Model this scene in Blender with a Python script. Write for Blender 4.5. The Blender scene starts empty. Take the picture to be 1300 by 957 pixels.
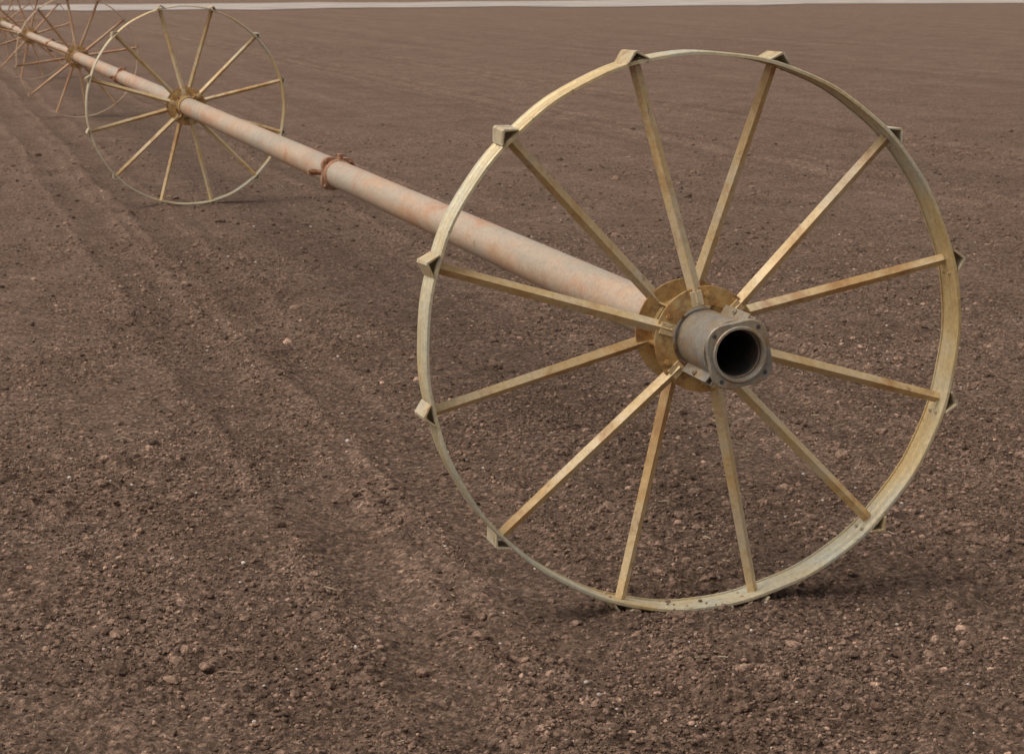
import bpy, bmesh, math, random, numpy as np
from mathutils import Matrix, Vector
random.seed(7); rng=np.random.RandomState(11)
scene=bpy.context.scene
COL=scene.collection
R=0.748; ZC=0.735; PITCH=11.464
CAM=(-1.97472,-5.56314,1.68044); PSI,TH,RO,F=0.25842,0.16192,-0.00936,2842.58
PHASE=-0.23428; W=0.052; STUB=0.333; HW=0.080; RR=0.141

# ---------------------------------------------------------------- helpers
def link(o,parent=None):
    COL.objects.link(o)
    if parent: o.parent=parent
    return o
def empty(name,loc=(0,0,0)):
    o=bpy.data.objects.new(name,None); o.location=loc; o.empty_display_size=.2
    return link(o)
def mesh_np(name,V,faces,k,smooth=True):
    me=bpy.data.meshes.new(name)
    V=np.asarray(V,dtype=np.float32); faces=np.asarray(faces,dtype=np.int32)
    n=len(faces)
    me.vertices.add(len(V)); me.vertices.foreach_set('co',V.ravel())
    me.loops.add(n*k); me.loops.foreach_set('vertex_index',faces.ravel())
    me.polygons.add(n)
    me.polygons.foreach_set('loop_start',np.arange(0,n*k,k,dtype=np.int32))
    me.polygons.foreach_set('loop_total',np.full(n,k,dtype=np.int32))
    me.polygons.foreach_set('use_smooth',np.full(n,smooth))
    me.update(calc_edges=True)
    return me
class MB:
    """small mesh builder"""
    def __init__(s): s.v=[]; s.f=[]; s.m=[]
    def add(s,V,Fc,mi=0):
        b=len(s.v); s.v+= [tuple(v) for v in V]; s.f+=[tuple(b+i for i in f) for f in Fc]; s.m+=[mi]*len(Fc)
    def revolve(s,prof,n=96,closed=True,mi=0,wob=None,off=(0,0,0)):
        """prof: list (y,r), axis Y"""
        V=[];Fc=[];m=len(prof)
        for i in range(n):
            a=2*math.pi*i/n
            dr,dy=(0,0) if wob is None else wob(a)
            for (y,r) in prof: V.append(((r+dr)*math.sin(a)+off[0],y+dy+off[1],(r+dr)*math.cos(a)+off[2]))
        for i in range(n):
            j=(i+1)%n
            for k in range(m if closed else m-1):
                l=(k+1)%m
                Fc.append((i*m+k,i*m+l,j*m+l,j*m+k))
        s.add(V,Fc,mi)
    def sweep(s,prof,A,B,U,mi=0,taper=1.0):
        A=Vector(A);B=Vector(B);d=(B-A).normalized();u=Vector(U); u=(u-d*u.dot(d)).normalized(); v=d.cross(u)
        m=len(prof);V=[]
        for P,t in ((A,1.0),(B,taper)):
            for (a,b) in prof: V.append(P+u*a*t+v*b*t)
        Fc=[(k,(k+1)%m,m+(k+1)%m,m+k) for k in range(m)]
        Fc+=[tuple(range(m-1,-1,-1)),tuple(range(m,2*m))]
        s.add(V,Fc,mi)
    def cyl(s,A,B,r,n=12,mi=0):
        U=Vector((0.3,0.5,0.81)) if abs((Vector(B)-Vector(A)).normalized().dot(Vector((0.3,0.5,0.81))))<.9 else Vector((1,0,0))
        s.sweep([(r*math.cos(2*math.pi*i/n),r*math.sin(2*math.pi*i/n)) for i in range(n)],A,B,U,mi)
    def box(s,c,ax,mi=0):
        c=Vector(c);a,b,d=[Vector(x) for x in ax]
        V=[c+a*i+b*j+d*k for i in(-1,1) for j in(-1,1) for k in(-1,1)]
        s.add(V,[(0,1,3,2),(4,6,7,5),(0,4,5,1),(2,3,7,6),(0,2,6,4),(1,5,7,3)],mi)
    def obj(s,name,mats,parent,bevel=0.0,smooth=True,ang=35):
        me=bpy.data.meshes.new(name); me.from_pydata(s.v,[],s.f); 
        for m in mats: me.materials.append(m)
        me.polygons.foreach_set('material_index',s.m)
        bm=bmesh.new(); bm.from_mesh(me); bmesh.ops.recalc_face_normals(bm,faces=bm.faces); bm.to_mesh(me); bm.free()
        if smooth:
            me.polygons.foreach_set('use_smooth',[True]*len(me.polygons))
            try: me.set_sharp_from_angle(angle=math.radians(ang))
            except Exception: pass
        o=bpy.data.objects.new(name,me); link(o,parent)
        if bevel>0:
            b=o.modifiers.new('bevel','BEVEL'); b.width=bevel; b.segments=2; b.limit_method='ANGLE'; b.angle_limit=math.radians(50)
        return o

# ---------------------------------------------------------------- noise (numpy)
GA=rng.rand(512,512)*2*np.pi; GX=np.cos(GA); GY=np.sin(GA)
def perlin(x,y):
    xi=np.floor(x).astype(int); yi=np.floor(y).astype(int); fx=x-xi; fy=y-yi
    u=fx*fx*fx*(fx*(fx*6-15)+10); v=fy*fy*fy*(fy*(fy*6-15)+10)
    def g(i,j):
        a=(xi+i)&511; b=(yi+j)&511
        return GX[a,b]*(fx-i)+GY[a,b]*(fy-j)
    return ((g(0,0)*(1-u)+g(1,0)*u)*(1-v)+(g(0,1)*(1-u)+g(1,1)*u)*v)*1.5
CR=[rng.rand(256,256) for _ in range(4)]
def clodfield(x,y,s,seed,dens):
    X=x/s+seed*17.3; Y=y/s+seed*5.7
    xi=np.floor(X).astype(int); yi=np.floor(Y).astype(int); h=np.zeros_like(X)
    for i in(-1,0,1):
        for j in(-1,0,1):
            a=(xi+i+seed*31)&255; b=(yi+j)&255
            px=xi+i+CR[0][a,b]; py=yi+j+CR[1][a,b]
            rad=0.25+0.5*CR[2][a,b]; on=CR[3][a,b]<dens
            d2=((X-px)**2+(Y-py)**2)/(rad*rad)
            h=np.maximum(h,np.where(on&(d2<1),rad*np.sqrt(np.maximum(0,1-d2)),0))
    return h
# narrow wheel-print lanes left by earlier passes, all parallel to the pipe
TRACKS=(-.36,-.80,1.25,1.70,-4.6,-5.0,-2.62,-3.06,5.4,5.85,7.4,7.8,-8.7,-9.1)
def track(x,y):
    xx=x+.10*perlin(x*.2+2,y*.25)+.03*perlin(x*1.5,y*1.3)
    t=np.zeros_like(x); s=np.zeros_like(x)
    for c in TRACKS:
        d=np.abs(xx-c)
        t=np.maximum(t,1/(1+np.exp((d-.10)/.025))); s=np.maximum(s,np.exp(-((d-.165)/.045)**2))
    return t,s
def height(x,y,mask=True):
    r=np.hypot(x-CAM[0],y-CAM[1]); sp=0.006*(r/5)**1.35
    def att(s): return np.clip((s/sp-1.5)/3,0,1) if mask else 1.0
    xw=x+0.06*perlin(x*.4,y*.25)
    tr,sh=track(x,y); rough=1-.45*tr
    h=0.005*np.sin(xw*2*np.pi/0.31)*(0.4+0.9*perlin(x*.5+7,y*.2))*(1-tr)
    h=h-.018*tr*(.8+.6*perlin(x*1.2,y*1.2+9))+.014*sh*(1+.9*perlin(x*3,y*2.3+4))
    h=h+.005*tr*np.sin(y*2*np.pi/.13+4*np.abs(x*3))*att(.08)
    h=h+0.0045*perlin(xw*6.0,y*.5+3)+0.0025*perlin(xw*15.0,y*1.1)*att(.06)
    h=h+0.012*perlin(x*.55+3,y*.55)+0.009*perlin(x*1.7,y*1.5)
    g=np.zeros_like(x)
    for k in range(0,7): g=np.maximum(g,np.exp(-(x/.5)**2-((y-k*PITCH)/.4)**2))
    h=h*(1-.9*g)
    h=h+rough*(0.008*perlin(x*4.3+9,y*4.1)*att(.2)+0.008*perlin(x*11,y*11)*att(.09))*(1-.6*g)
    h=h+rough*0.0085*perlin(x*27,y*27)*att(.037)+0.0055*perlin(x*63,y*63)*att(.016)
    wx=x+.014*perlin(x*30,y*30); wy=y+.014*perlin(x*30+50,y*30)
    pd=np.clip(.6+1.1*perlin(x*.9+20,y*.7),.15,1.2)*rough
    h=h+0.42*0.075*clodfield(wx,wy,.075,1,.12)*att(.05)*pd*(1-g)
    h=h+0.70*0.034*clodfield(wx,wy,.034,2,.46)*att(.024)*(.45+.55*pd)*(1-.5*g)
    h=h+0.80*0.017*clodfield(wx,wy,.017,3,.75)*att(.012)
    for k in range(0,7):
        dx=x; dy=(y-k*PITCH)
        h=h-0.024*np.exp(-((dx-.04)/.18)**2-((dy-.13)/.07)**2)
        h=h+0.012*np.exp(-((dx-.02)/.28)**2-((dy-.30)/.09)**2)
        for c in(-.20,.21): h=h+0.009*np.exp(-((dx-c)/.07)**2-((dy+.03)/.08)**2)
    return h
gx,gy=np.meshgrid(np.linspace(-.15,.15,60),np.linspace(-.07,.05,30))
H0=float(np.percentile(height(gx,gy),70))+.006

# ---------------------------------------------------------------- node helpers
def new_mat(name):
    m=bpy.data.materials.new(name); m.use_nodes=True; nt=m.node_tree
    b=nt.nodes['Principled BSDF']; return m,nt,b
def N(nt,t,**kw):
    n=nt.nodes.new(t)
    for k,v in kw.items():
        if k in n.inputs.keys(): n.inputs[k].default_value=v
        else: setattr(n,k,v)
    return n
def noise(nt,vec,scale,detail=4,rough=.55,dist=0):
    n=N(nt,'ShaderNodeTexNoise'); n.inputs['Scale'].default_value=scale; n.inputs['Detail'].default_value=detail
    n.inputs['Roughness'].default_value=rough; n.inputs['Distortion'].default_value=dist
    nt.links.new(vec,n.inputs['Vector']); return n.outputs['Fac']
def ramp(nt,fac,stops):
    n=N(nt,'ShaderNodeValToRGB'); e=n.color_ramp.elements
    while len(e)<len(stops): e.new(.5)
    for el,(p,c) in zip(e,stops):
        el.position=p; el.color=(*c,1) if not isinstance(c,(int,float)) else (c,c,c,1)
    nt.links.new(fac,n.inputs['Fac']); return n.outputs['Color']
def mix(nt,fac,a,b,mode='MIX'):
    n=N(nt,'ShaderNodeMix'); n.data_type='RGBA'; n.blend_type=mode
    for i,v in((0,fac),(6,a),(7,b)):
        if isinstance(v,(int,float)): n.inputs[i].default_value=v
        elif isinstance(v,tuple): n.inputs[i].default_value=(*v,1)
        else: nt.links.new(v,n.inputs[i])
    return n.outputs[2]
def bump(nt,b,h,strength,dist,prev=None):
    n=N(nt,'ShaderNodeBump'); n.inputs['Strength'].default_value=strength; n.inputs['Distance'].default_value=dist
    nt.links.new(h,n.inputs['Height'])
    if prev is not None: nt.links.new(prev,n.inputs['Normal'])
    nt.links.new(n.outputs['Normal'],b.inputs['Normal']); return n.outputs['Normal']
def coords(nt,scale=(1,1,1)):
    t=N(nt,'ShaderNodeTexCoord'); mp=N(nt,'ShaderNodeMapping'); mp.inputs['Scale'].default_value=scale
    nt.links.new(t.outputs['Object'],mp.inputs['Vector']); return mp.outputs['Vector']

# soil ----------------------------------------------------
def soil_mat(name,clod=False):
    m,nt,b=new_mat(name); v=coords(nt)
    base=ramp(nt,noise(nt,v,1.3,4,.65),[(.3,(.144,.089,.061)),(.7,(.192,.123,.087))])
    fine=ramp(nt,noise(nt,v,62,4,.80),[(.30,.36),(.5,.95),(.70,1.95)])
    c=mix(nt,1.0,base,fine,'MULTIPLY')
    mid=ramp(nt,noise(nt,v,9,3,.7),[(.3,.80),(.7,1.18)]); c=mix(nt,1.0,c,mid,'MULTIPLY')
    at=N(nt,'ShaderNodeAttribute')
    if not clod:
        vr=coords(nt,(1.5,.05,1)); rows=ramp(nt,noise(nt,vr,1.0,4,.68,.4),[(.3,.86),(.7,1.12)])
        c=mix(nt,1.0,c,rows,'MULTIPLY')
        at.attribute_name='track_shade'
        tc=ramp(nt,at.outputs['Fac'],[(0.0,.84),(.5,1.0),(1.0,1.20)])   # amplifies track shading by colour: compacted lane darker, dry loose shoulder lighter
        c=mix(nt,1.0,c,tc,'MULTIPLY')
        # individual crumbs differ in moisture
        vo=N(nt,'ShaderNodeTexVoronoi'); vo.inputs['Scale'].default_value=75; nt.links.new(v,vo.inputs['Vector'])
        sep=N(nt,'ShaderNodeSeparateColor'); nt.links.new(vo.outputs['Color'],sep.inputs[0])
        c=mix(nt,1.0,c,ramp(nt,sep.outputs[0],[(0.0,.62),(.6,1.0),(.93,1.35),(1.0,2.0)]),'MULTIPLY')
        p=bump(nt,b,noise(nt,v,70,4,.82),1.0,.020)
    else:
        at.attribute_name='tone'
        c=mix(nt,1.0,c,ramp(nt,at.outputs['Fac'],[(0.0,.52),(.6,1.0),(.92,1.35),(1.0,2.1)]),'MULTIPLY')
        p=bump(nt,b,noise(nt,v,160,2,.7),.7,.004)
    nt.links.new(c,b.inputs['Base Color'])
    b.inputs['Roughness'].default_value=1.0; b.inputs['Specular IOR Level'].default_value=.08
    return m
M_SOIL=soil_mat('soil'); M_CLOD=soil_mat('soil_clod',True)
def plain_mat(name,c1,c2,scale,rough=.8):
    m,nt,b=new_mat(name); v=coords(nt)
    nt.links.new(ramp(nt,noise(nt,v,scale,3,.6),[(.3,c1),(.7,c2)]),b.inputs['Base Color']); b.inputs['Roughness'].default_value=rough
    bump(nt,b,noise(nt,v,scale*6,2,.6),.4,.002); return m
M_PEB=plain_mat('pebble',(.30,.23,.18),(.52,.45,.38),30)
M_STRAW=plain_mat('straw',(.38,.28,.17),(.55,.44,.29),60)
M_ROAD=plain_mat('dirt_road',(.24,.19,.155),(.42,.35,.30),.30,.95)

# metals --------------------------------------------------
def metal_mat(name,cols,rust,rustpos,scale=(1,1,1),s1=5.0,metal=.1,rough=.60,streak=None,rustamt=.85,chips=.6,grain=(.76,1.14),gw=.15,chippos=.635):
    m,nt,b=new_mat(name); v=coords(nt,scale); v1=coords(nt)
    c=ramp(nt,noise(nt,v,s1,4,.65,.6),[(.34,cols[0]),(.5,cols[1]),(.64,cols[2])])
    rp=ramp(nt,noise(nt,v,s1*1.9,6,.72,.5),[(rustpos,0.0),(rustpos+gw,rustamt)])
    c=mix(nt,rp,c,rust)
    if streak:
        vs=coords(nt,streak[0]); st=ramp(nt,noise(nt,vs,1,5,.72),[(.46,0.0),(.62,.75)])
        c=mix(nt,st,c,streak[1])
    g=ramp(nt,noise(nt,v1,80,4,.8),[(.32,grain[0]),(.68,grain[1])])
    c=mix(nt,1.0,c,g,'MULTIPLY')
    ch=ramp(nt,noise(nt,v1,36,4,.65,.6),[(chippos,0.0),(chippos+.045,chips)])
    c=mix(nt,ch,c,(.17,.09,.045))
    nt.links.new(c,b.inputs['Base Color'])
    b.inputs['Metallic'].default_value=metal
    nt.links.new(ramp(nt,noise(nt,v1,14,3,.6),[(.3,rough-.12),(.7,rough+.14)]),b.inputs['Roughness'])
    bump(nt,b,noise(nt,v1,36,4,.78),.5,.003)
    return m
M_RIM =metal_mat('rim_galvanised',((.49,.45,.345),(.52,.425,.265),(.52,.365,.165)),(.39,.215,.085),.55,s1=2.2,metal=.18,rough=.50,gw=.2,chippos=.65)
M_SPOKE=metal_mat('spoke_rusty_galvanised',((.56,.44,.29),(.57,.405,.205),(.50,.30,.115)),(.36,.17,.055),.52,s1=4.0,rustamt=.8,metal=.15,rough=.50,gw=.14,chippos=.65,grain=(.80,1.10))
M_RING=metal_mat('hub_ring',((.43,.30,.13),(.42,.245,.08),(.34,.16,.045)),(.22,.09,.028),.50,s1=11,rustamt=.85,chippos=.62)
M_PIPE=metal_mat('pipe_galvanised',((.41,.325,.235),(.47,.325,.215),(.47,.28,.155)),(.44,.20,.095),.495,scale=(1,.35,1),s1=3.2,streak=((7,.9,7),(.345,.285,.21)),rustamt=.8,grain=(.72,1.12),metal=.15,rough=.5,gw=.15,chippos=.645)
M_GALV=metal_mat('galvanised_steel',((.215,.19,.155),(.275,.235,.18),(.32,.25,.16)),(.27,.145,.065),.49,s1=9,metal=.28,rough=.52)
M_COUP=metal_mat('coupler_rust',((.35,.20,.125),(.34,.155,.075),(.27,.11,.05)),(.18,.075,.035),.53,s1=12,grain=(.6,1.15))
M_LUG=metal_mat('lug_steel',((.42,.37,.28),(.46,.37,.23),(.44,.30,.145)),(.25,.13,.06),.53,s1=12)
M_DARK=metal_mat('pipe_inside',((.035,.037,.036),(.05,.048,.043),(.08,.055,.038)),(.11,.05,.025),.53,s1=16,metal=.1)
M_RIM2 =metal_mat('rim_rusty',((.46,.37,.27),(.48,.33,.20),(.46,.27,.15)),(.38,.18,.085),.53,s1=3.5)
M_SPOKE2=metal_mat('spoke_rusty',((.48,.33,.21),(.46,.27,.14),(.40,.19,.09)),(.34,.14,.06),.52,s1=5)

# ---------------------------------------------------------------- ground sheet
th_fine=np.arange(-.29,.29,.00095)
def grow(start,end,d0,g):
    out=[];a=start;d=d0
    while a<end: a+=d; out.append(a); d*=g
    return out
right=grow(.29,.75,.0010,1.025); 
back=list(np.linspace(.80,2*math.pi-.80,70))
left=[-a for a in right][::-1]
ang=np.array(left+list(th_fine)+right)
ang=ang[(ang>-.78)&(ang<.78)]
ang=np.concatenate([ang,np.array(back)])
rs=[.4]; 
while rs[-1]<900:
    r=rs[-1]
    d=.05 if r<3.6 else (.012 if r<4.4 else .0056*(r/4.6)**1.45)
    rs.append(r+min(d,25))
rs=np.array(rs)
A_,R_=np.meshgrid(ang,rs)
X=CAM[0]+R_*np.sin(A_+PSI); Y=CAM[1]+R_*np.cos(A_+PSI)
Z=height(X,Y)-H0
far=np.clip((R_-60)/60,0,1); Z=Z*(1-far)
T_,S_=track(X,Y); TRK_SHADE=np.clip(.5-.42*T_*(.7+.5*perlin(X*2,Y*.8))+.40*S_*(.6+.8*perlin(X*4+3,Y*2)),0,1)  # painted relief shading: low in the lanes, high on their shoulders
nr,na=X.shape
V=np.stack([X,Y,Z],-1).reshape(-1,3)
V=np.vstack([V,[[CAM[0],CAM[1],0]]])
ii,jj=np.meshgrid(np.arange(nr-1),np.arange(na),indexing='ij'); j2=(jj+1)%na
Q=np.stack([ii*na+jj,ii*na+j2,(ii+1)*na+j2,(ii+1)*na+jj],-1).reshape(-1,4)
Q=Q[:,::-1]
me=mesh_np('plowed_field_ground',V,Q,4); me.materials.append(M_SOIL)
at=me.attributes.new('track_shade','FLOAT','POINT'); at.data.foreach_set('value',np.append(TRK_SHADE.ravel(),.5).astype(np.float32))
ground=link(bpy.data.objects.new('plowed_field_ground',me))

# ---------------------------------------------------------------- clods (one merged object)
def ico(sub):
    bm=bmesh.new(); bmesh.ops.create_icosphere(bm,subdivisions=sub,radius=1.0)
    v=np.array([x.co[:] for x in bm.verts]); f=np.array([[q.index for q in p.verts] for p in bm.faces]); bm.free(); return v,f
def scatter(name,n,rmin,rmax,sub,rad_lo,rad_hi,power,mat,sink=.35,flat=.75,rough=.28,smooth=False,pw=1.6,half=.32,trk=.6):
    v0,f0=ico(sub)
    u=rng.rand(n)
    e=2-pw
    rr=(rmin**e+u*(rmax**e-rmin**e))**(1/e)
    aa=(rng.rand(n)*2-1)*half+PSI
    x=CAM[0]+rr*np.sin(aa); y=CAM[1]+rr*np.cos(aa)
    tr,sh=track(x,y)
    keep=rng.rand(n)<np.clip(.6+1.0*perlin(x*.9+20,y*.7)+.5*perlin(x*5,y*1.1)-trk*tr+.4*sh,.10,1)
    x=x[keep];y=y[keep];rr=rr[keep];n=len(x)
    s=rad_lo*(1-rng.rand(n)*(1-(rad_lo/rad_hi)**power))**(-1/power)
    z=height(x,y)-H0
    q=rng.randn(n,4); q/=np.linalg.norm(q,axis=1)[:,None]; w,a,b,c=q.T
    Rm=np.stack([1-2*(b*b+c*c),2*(a*b-w*c),2*(a*c+w*b),2*(a*b+w*c),1-2*(a*a+c*c),2*(b*c-w*a),2*(a*c-w*b),2*(b*c+w*a),1-2*(a*a+b*b)],-1).reshape(n,3,3)
    sc=1+(rng.rand(n,3)-.5)*.7
    k=rng.randn(n,3)*1.9; phs=rng.rand(n)*6.28
    lump=1+.22*np.sin(v0[None]@k[:,:,None]*1.0+phs[:,None,None])[:,:,0]+rough*(rng.rand(n,len(v0))-.5)
    P=v0[None]*sc[:,None,:]*lump[:,:,None]
    P=np.einsum('nij,nvj->nvi',Rm,P)
    P[:,:,2]*=flat
    P=P*s[:,None,None]
    P[:,:,0]+=x[:,None];P[:,:,1]+=y[:,None];P[:,:,2]+=(z+s*(flat-sink-.1))[:,None]
    Fc=(f0[None]+(np.arange(n)*len(v0))[:,None,None]).reshape(-1,3)
    me=mesh_np(name,P.reshape(-1,3),Fc,3,smooth); me.materials.append(mat)
    at=me.attributes.new('tone','FLOAT','POINT'); at.data.foreach_set('value',np.repeat(rng.rand(n),len(v0)).astype(np.float32))
    return me
mes=[scatter('c1',130000,4.3,15,1,.0028,.0075,2.0,M_CLOD,pw=1.8,flat=.8,sink=.30,trk=.2,half=.28),
     scatter('c2',18000,4.3,24,2,.006,.015,2.7,M_CLOD,pw=1.6,rough=.38,flat=.74,sink=.33),
     scatter('c3',1000,4.3,26,3,.013,.029,3.1,M_CLOD,pw=1.3,rough=.22,sink=.40,flat=.68)]
obs=[link(bpy.data.objects.new('soil_clods',m)) for m in mes]
bpy.ops.object.select_all(action='DESELECT')
for o in obs: o.select_set(True)
bpy.context.view_layer.objects.active=obs[0]; bpy.ops.object.join(); obs[0].name='soil_clods'
me=scatter('pebbles',1300,4.3,20,2,.0026,.0085,2.4,M_PEB,pw=1.5,smooth=True,rough=.12,sink=.2)
link(bpy.data.objects.new('pebbles',me))
mb=MB()
for i in range(200):
    r=4.4+rng.rand()**1.5*9; a=PSI+(rng.rand()*2-1)*.3; x=CAM[0]+r*math.sin(a); y=CAM[1]+r*math.cos(a)
    z=float((height(np.array([x]),np.array([y]))-H0)[0])+.006; t=rng.rand()*3.14; L=.010+.03*rng.rand()**2
    d=Vector((math.cos(t),math.sin(t),(rng.rand()-.5)*.5))*L
    mb.sweep([(-.0012,-.0006),(.0012,-.0006),(.0012,.0006),(-.0012,.0006)],Vector((x,y,z))-d*.5,Vector((x,y,z))+d*.5,(0,0,1))
mb.obj('straw_debris',[M_STRAW],None,smooth=False)

# ---------------------------------------------------------------- far dirt road
mb=MB(); fwd=Vector((math.sin(PSI+.0),math.cos(PSI),0)); rt=Vector((math.cos(PSI),-math.sin(PSI),0)); c0=Vector((CAM[0],CAM[1],0))
nseg=160; Vv=[]
for i in range(nseg+1):
    t=-260+520*i/nseg
    e1=1.6*math.sin(i*.9)+1.4*math.sin(i*2.3)+random.uniform(-1.5,1.5); e2=1.5*math.sin(i*.6+1)+random.uniform(-2,2)
    Vv+= [c0+fwd*(122+e1-t*.10)+rt*t+Vector((0,0,.03)),c0+fwd*(150+e2-t*.10)+rt*t+Vector((0,0,.03))]
mb.add(Vv,[(2*i,2*i+1,2*i+3,2*i+2) for i in range(nseg)])
mb.obj('dirt_road',[M_ROAD],None)

# ---------------------------------------------------------------- pipe
def flange(mb,y0,y1,ro,ri,mi,rot=0.25,sq=.16,n=96,lobes=4):
    def rad(a):
        c=math.cos(lobes*(a-rot)); return ro*(1-sq*(1-c)/2)
    V=[];Fc=[]
    ch=.0025
    for i in range(n):
        a=2*math.pi*i/n; r=rad(a); s,c=math.sin(a),math.cos(a)
        for (y,q) in ((y0,ri),(y0,r-ch),(y0+ch,r),(y1-ch,r),(y1,r-ch),(y1,ri)): V.append((q*s,y,q*c))
    for i in range(n):
        j=(i+1)%n
        for k in range(6): l=(k+1)%6; Fc.append((i*6+k,i*6+l,j*6+l,j*6+k))
    mb.add(V,Fc,mi)
def hexbolt(mb,c,ax,r,h,mi=0):
    c=Vector(c);ax=Vector(ax).normalized(); mb.cyl(c,c+ax*h,r,6,mi)
    mb.cyl(c+ax*h,c+ax*(h+r*.5),r*.5,10,mi)
pipe=empty('irrigation_pipe',(0,0,ZC))
PR=.0665
def tube(name,y0,y1,mats):
    mb=MB(); L=y1-y0; n=max(2,int(L/.5)); 
    prof=[(y0+L*i/n,PR) for i in range(n+1)]
    inner=[(y1,PR-.006),(y0,PR-.006)]
    mb.revolve(prof+inner,64,True,0)
    return mb.obj(name,mats,pipe)
joints=[-STUB]+[PITCH*(k+.455) for k in range(0,6)]+[PITCH*6.6]
for k in range(len(joints)-1):
    tube('pipe_section_%d'%(k+1),joints[k]+.02,joints[k+1]-.02,[M_PIPE])
for k in range(1,len(joints)-1):
    y=joints[k]; mb=MB(); rot=.35+.5*k
    flange(mb,y-.020,y-.004,.098,PR-.004,0,rot,sq=.22); flange(mb,y+.004,y+.020,.098,PR-.004,0,rot,sq=.22)
    flange(mb,y-.004,y+.004,.074,PR-.004,0,rot,sq=0)
    for s in(-1,1):
        mb.revolve([(y+s*.018,PR+.007),(y+s*.060,PR+.006),(y+s*.068,PR+.003),(y+s*.068,PR-.001),(y+s*.018,PR-.001)],64,True,0)
    for q in range(4):
        a=rot+q*math.pi/2; c=Vector((.086*math.sin(a),y,.086*math.cos(a)))
        hexbolt(mb,c+Vector((0,-.020,0)),(0,-1,0),.009,.008); hexbolt(mb,c+Vector((0,.020,0)),(0,1,0),.009,.008)
    d=Vector((math.sin(.1),0,math.cos(.1))); c=Vector((0,y-.045,0))+d*(PR+.004)
    mb.cyl(c,c+d*.020,.014,16); mb.cyl(c+d*.020,c+d*.032,.018,6)
    d=Vector((math.sin(-1.5),0,math.cos(-1.5))); c=Vector((0,y+.045,0))+d*(PR+.002)
    mb.cyl(c,c+d*.030,.014,16); mb.cyl(c+d*.030,c+d*.055,.018,6); mb.box(c+d*.066,((.004,0,0),(0,.026,0),(0,0,.010)))
    mb.obj('pipe_coupler_%d'%k,[M_COUP],pipe,bevel=.0012)
mb=MB()
flange(mb,-STUB-.004,-STUB+.013,.0975,.0625,0,.62,.15)
flange(mb,-STUB-.010,-STUB-.004,.0725,.0640,0,0,sq=0)
mb.revolve([(-STUB+.013,.083),(-STUB+.030,.078),(-STUB+.030,.066),(-STUB+.013,.066)],64,True,0)
for q in range(4):
    a=.62+q*math.pi/2; c=Vector((.0835*math.sin(a),-STUB-.0045,.0835*math.cos(a)))
    mb.revolve([(-STUB-.0046,.0001),(-STUB-.0046,.0058)],20,False,1,off=(c.x,0,c.z))
mb.obj('end_flange',[M_GALV,M_DARK],pipe,bevel=.001)
mb=MB(); mb.revolve([(-STUB-.006,.0639),(-STUB+.022,.0620),(-STUB+.022,.0575),(-STUB+.034,.0575),(-STUB+.034,.0600),(1.2,.0600)],64,False,0)
mb.obj('pipe_lining',[M_DARK],pipe)

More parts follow.
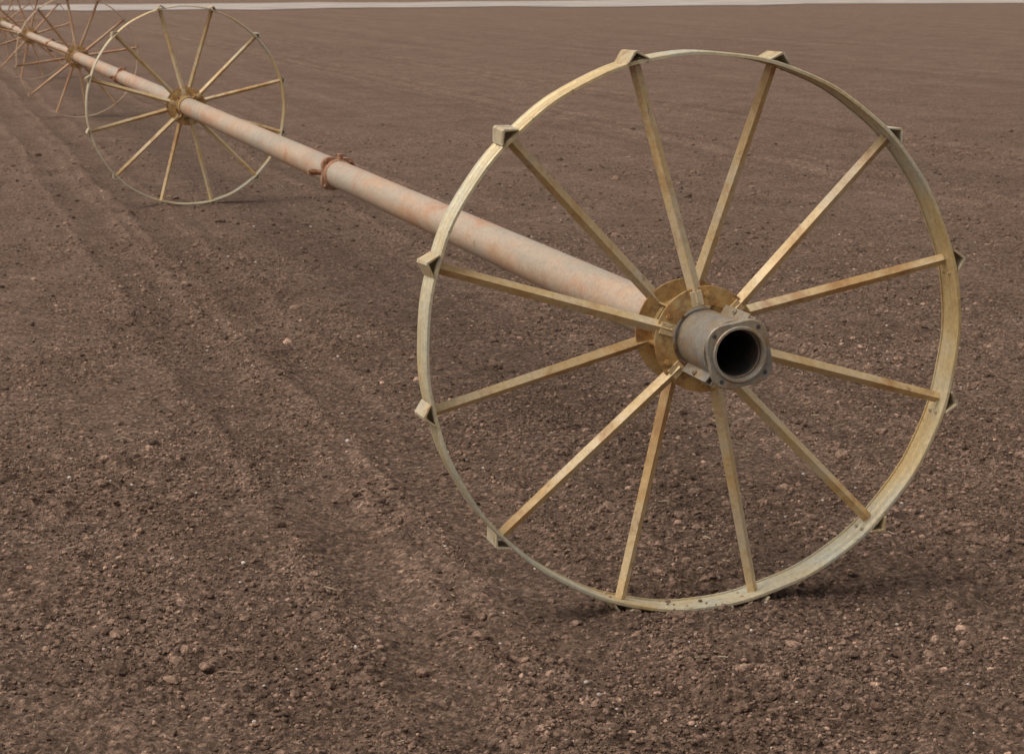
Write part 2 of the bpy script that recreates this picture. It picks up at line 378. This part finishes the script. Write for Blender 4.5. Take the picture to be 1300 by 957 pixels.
# ---------------------------------------------------------------- wheels
def P(r,a,y): return Vector((r*math.sin(a),y,r*math.cos(a)))
def wheel(idx):
    wl=empty('irrigation_wheel' if idx==0 else 'irrigation_wheel.%03d'%idx,(0,idx*PITCH,ZC))
    rr=random.Random(idx+3)
    ph=PHASE+(0 if idx==0 else [0,.0,.10,-.05,.12,.02,.2][idx])
    mr,ms=(M_RIM,M_SPOKE) if idx<2 else (M_RIM2,M_SPOKE2)
    p1,p2,p3=rr.random()*6,rr.random()*6,rr.random()*6
    wob=lambda a:(.0014*math.sin(3*a+p1)+.0012*math.sin(7*a+p2)+.0009*math.sin(23*a+p3),.005*math.sin(2*a+p2)+.0024*math.sin(11*a+p1))
    w=W;Ro=R
    outer=[(-w,Ro-.010),(-w,Ro-.003),(-w+.003,Ro),(-.62*w,Ro),(-.50*w,Ro-.005),(-.16*w,Ro-.005),(0,Ro-.001),(.16*w,Ro-.005),(.50*w,Ro-.005),(.62*w,Ro),(w-.003,Ro),(w,Ro-.003),(w,Ro-.010)]
    t=.0045
    inner=[(w-t,Ro-.010),(w-t,Ro-.006),(.66*w,Ro-t),(.52*w,Ro-.005-t),(.16*w,Ro-.005-t),(0,Ro-.001-t),(-.16*w,Ro-.005-t),(-.52*w,Ro-.005-t),(-.66*w,Ro-t),(-w+t,Ro-.006),(-w+t,Ro-.010)]
    mb=MB(); mb.revolve(outer+inner,288,True,0,wob); 
    mb.obj('rim',[mr],wl,ang=24)
    mb=MB(); lw=.026;tt=.0035
    Lp=[(0,0),(lw,0),(lw,tt),(tt,tt),(tt,lw),(0,lw)]
    for k in range(12):
        a=ph+k*math.pi/6; s=-1 if k%2==0 else 1
        A=P(.100,a+rr.uniform(-.015,.015),s*(HW+.006)); B=P(R-.009,a+rr.uniform(-.004,.004),s*W*.05)
        d=(B-A).normalized(); tg=P(1,a+math.pi/2,0)
        nrm=Vector((0,1,0)); q=.72+rr.uniform(-.16,.16)
        u=(tg*math.cos(q)+nrm*math.sin(q))
        off=-(u+d.cross(u)).normalized()*.009
        mb.sweep(Lp,A+off,B+off,u,0,taper=.84)
        mb.box(P(.112,a,s*(HW+.006)),(tg*.016,P(.020,a,0),nrm*.0035))
    mb.obj('spokes',[ms],wl,bevel=.0010,smooth=False)
    for k in range(12):
        a=ph+k*math.pi/6+rr.uniform(-.008,.008); mbl=MB()
        tg=P(1,a+math.pi/2,0); rd=P(1,a,0); hw=.031; hh=.026; th=.0035; yl=W+.003+rr.uniform(0,.003); tw=rr.uniform(-.06,.06)
        base=R+.0006
        prof=[(-hw,0),(-.004,hh),(.004,hh),(hw,0),(hw-th*1.6,0),(0.0,hh-th*1.5),(-hw+th*1.6,0)]
        V=[]
        for y in(-yl,yl):
            for (x,z) in prof: V.append(tg*(x+tw*y)+rd*(base-(x*x)/(2*R)+z)+Vector((0,y,0)))
        m=len(prof); Fc=[(i,(i+1)%m,m+(i+1)%m,m+i) for i in range(m)]+[(0,1,5,6),(1,2,5),(2,3,4,5),(7,13,12,8),(8,12,9),(9,12,11,10)]
        mbl.add(V,Fc)
        for y in(-.018,.018): hexbolt(mbl,P(R-.008,a+.048,y),-rd,.006,.004)
        mbl.obj('lug_%d'%(k+1),[M_LUG if idx<2 else mr],wl,bevel=.0008,smooth=False)
    mb=MB()
    for s in(-1,1):
        y=s*HW
        mb.revolve([(y-.003,RR),(y+.003,RR),(y+.003,.090),(y-.003,.090)],96,True,0)
        mb.revolve([(y-s*.003,.097),(y-s*.020,.095),(y-s*.020,.090),(y-s*.003,.090)],96,True,0)
    mb.obj('hub_rings',[M_RING],wl,bevel=.001)
    mb=MB()
    for k in range(12):
        a=ph+(k+.5)*math.pi/6
        for s in(-1,1): 
            if (k+ (s>0))%2==0: hexbolt(mb,P(.120,a,s*(HW+.003)),(0,s,0),.0085,.007)
    for k in range(6):
        a=ph+(k+.5)*math.pi/3
        mb.box(P(.096,a,0),(P(.014,a,0),Vector((0,HW-.004,0)),P(.003,a+math.pi/2,0)))
    mb.obj('hub_webs',[M_RING],wl)
    mb=MB(); y0,y1=(-STUB+.050,HW+.03) if idx==0 else (-HW-.10,HW+.05)
    r1=PR+.0015; r2=.0780
    for h in(0,1):
        n=30; V=[];Fc=[]
        for i in range(n+1):
            a=.62+h*math.pi+.06+(math.pi-.12)*i/n
            for (y,r) in((y0,r1),(y0,r2),(y1,r2),(y1,r1)): V.append(P(r,a,y))
        for i in range(n):
            for k in range(4): l=(k+1)%4; Fc.append((i*4+k,i*4+l,(i+1)*4+l,(i+1)*4+k))
        Fc+=[(0,1,2,3),(n*4+3,n*4+2,n*4+1,n*4)]
        mb.add(V,Fc)
        for e in(0,1):
            a=.62+h*math.pi+(.06 if e==0 else math.pi-.06); tg=P(1,a+math.pi/2,0); rd=P(1,a,0)
            yc0,yc1=(y0+.012,-HW-.015)
            mb.box(rd*(.090)+tg*(.003 if e==0 else -.003)+Vector((0,(yc0+yc1)/2,0)),(rd*.015,Vector((0,(yc1-yc0)/2,0)),tg*.0028))
            for q in(.5,):
                hexbolt(mb,rd*.095+tg*(.006 if e==0 else -.006)+Vector((0,yc0+(yc1-yc0)*q,0)),tg*(1 if e==0 else -1),.008,.006)
    mb.obj('hub_clamp',[M_GALV if idx==0 else M_RING],wl,bevel=.0012)
    return wl
for k in range(0,7): wheel(k)

# ---------------------------------------------------------------- light
w=bpy.data.worlds.new('World'); scene.world=w; w.use_nodes=True; nt=w.node_tree
bg=nt.nodes['Background']; sky=N(nt,'ShaderNodeTexSky'); sky.sky_type='NISHITA'; sky.sun_disc=False
EL,AZ=math.radians(56),math.radians(-98)
sky.sun_elevation=EL; sky.sun_rotation=AZ; sky.dust_density=3; sky.air_density=1; sky.ozone_density=1
hs=N(nt,'ShaderNodeHueSaturation'); hs.inputs['Saturation'].default_value=.10
nt.links.new(sky.outputs[0],hs.inputs['Color']); nt.links.new(hs.outputs[0],bg.inputs['Color']); bg.inputs['Strength'].default_value=.15
sl=bpy.data.lights.new('sun','SUN'); sl.energy=2.3; sl.angle=math.radians(40); sl.color=(1,.955,.885)
so=link(bpy.data.objects.new('sun',sl)); d=Vector((math.sin(AZ)*math.cos(EL),math.cos(AZ)*math.cos(EL),math.sin(EL)))
so.rotation_euler=d.to_track_quat('Z','Y').to_euler(); so.location=(0,0,12)

# ---------------------------------------------------------------- camera
fw=Vector((math.sin(PSI)*math.cos(TH),math.cos(PSI)*math.cos(TH),-math.sin(TH)))
r_=Vector((math.cos(PSI),-math.sin(PSI),0)); u_=r_.cross(fw); c,s=math.cos(RO),math.sin(RO)
rt_=r_*c+u_*s; up_=u_*c-r_*s
cd=bpy.data.cameras.new('camera'); cam=link(bpy.data.objects.new('camera',cd))
M=Matrix((( rt_.x,up_.x,-fw.x,CAM[0]),(rt_.y,up_.y,-fw.y,CAM[1]),(rt_.z,up_.z,-fw.z,CAM[2]),(0,0,0,1)))
cam.matrix_world=M; cd.sensor_width=36; cd.lens=36*F/1300; cd.shift_y=-(478.5-434)/1300
cd.clip_end=2000; cd.dof.use_dof=True; cd.dof.focus_distance=6.0; cd.dof.aperture_fstop=16
scene.camera=cam
scene.view_settings.view_transform='Standard'; scene.view_settings.look='None'; scene.view_settings.exposure=0
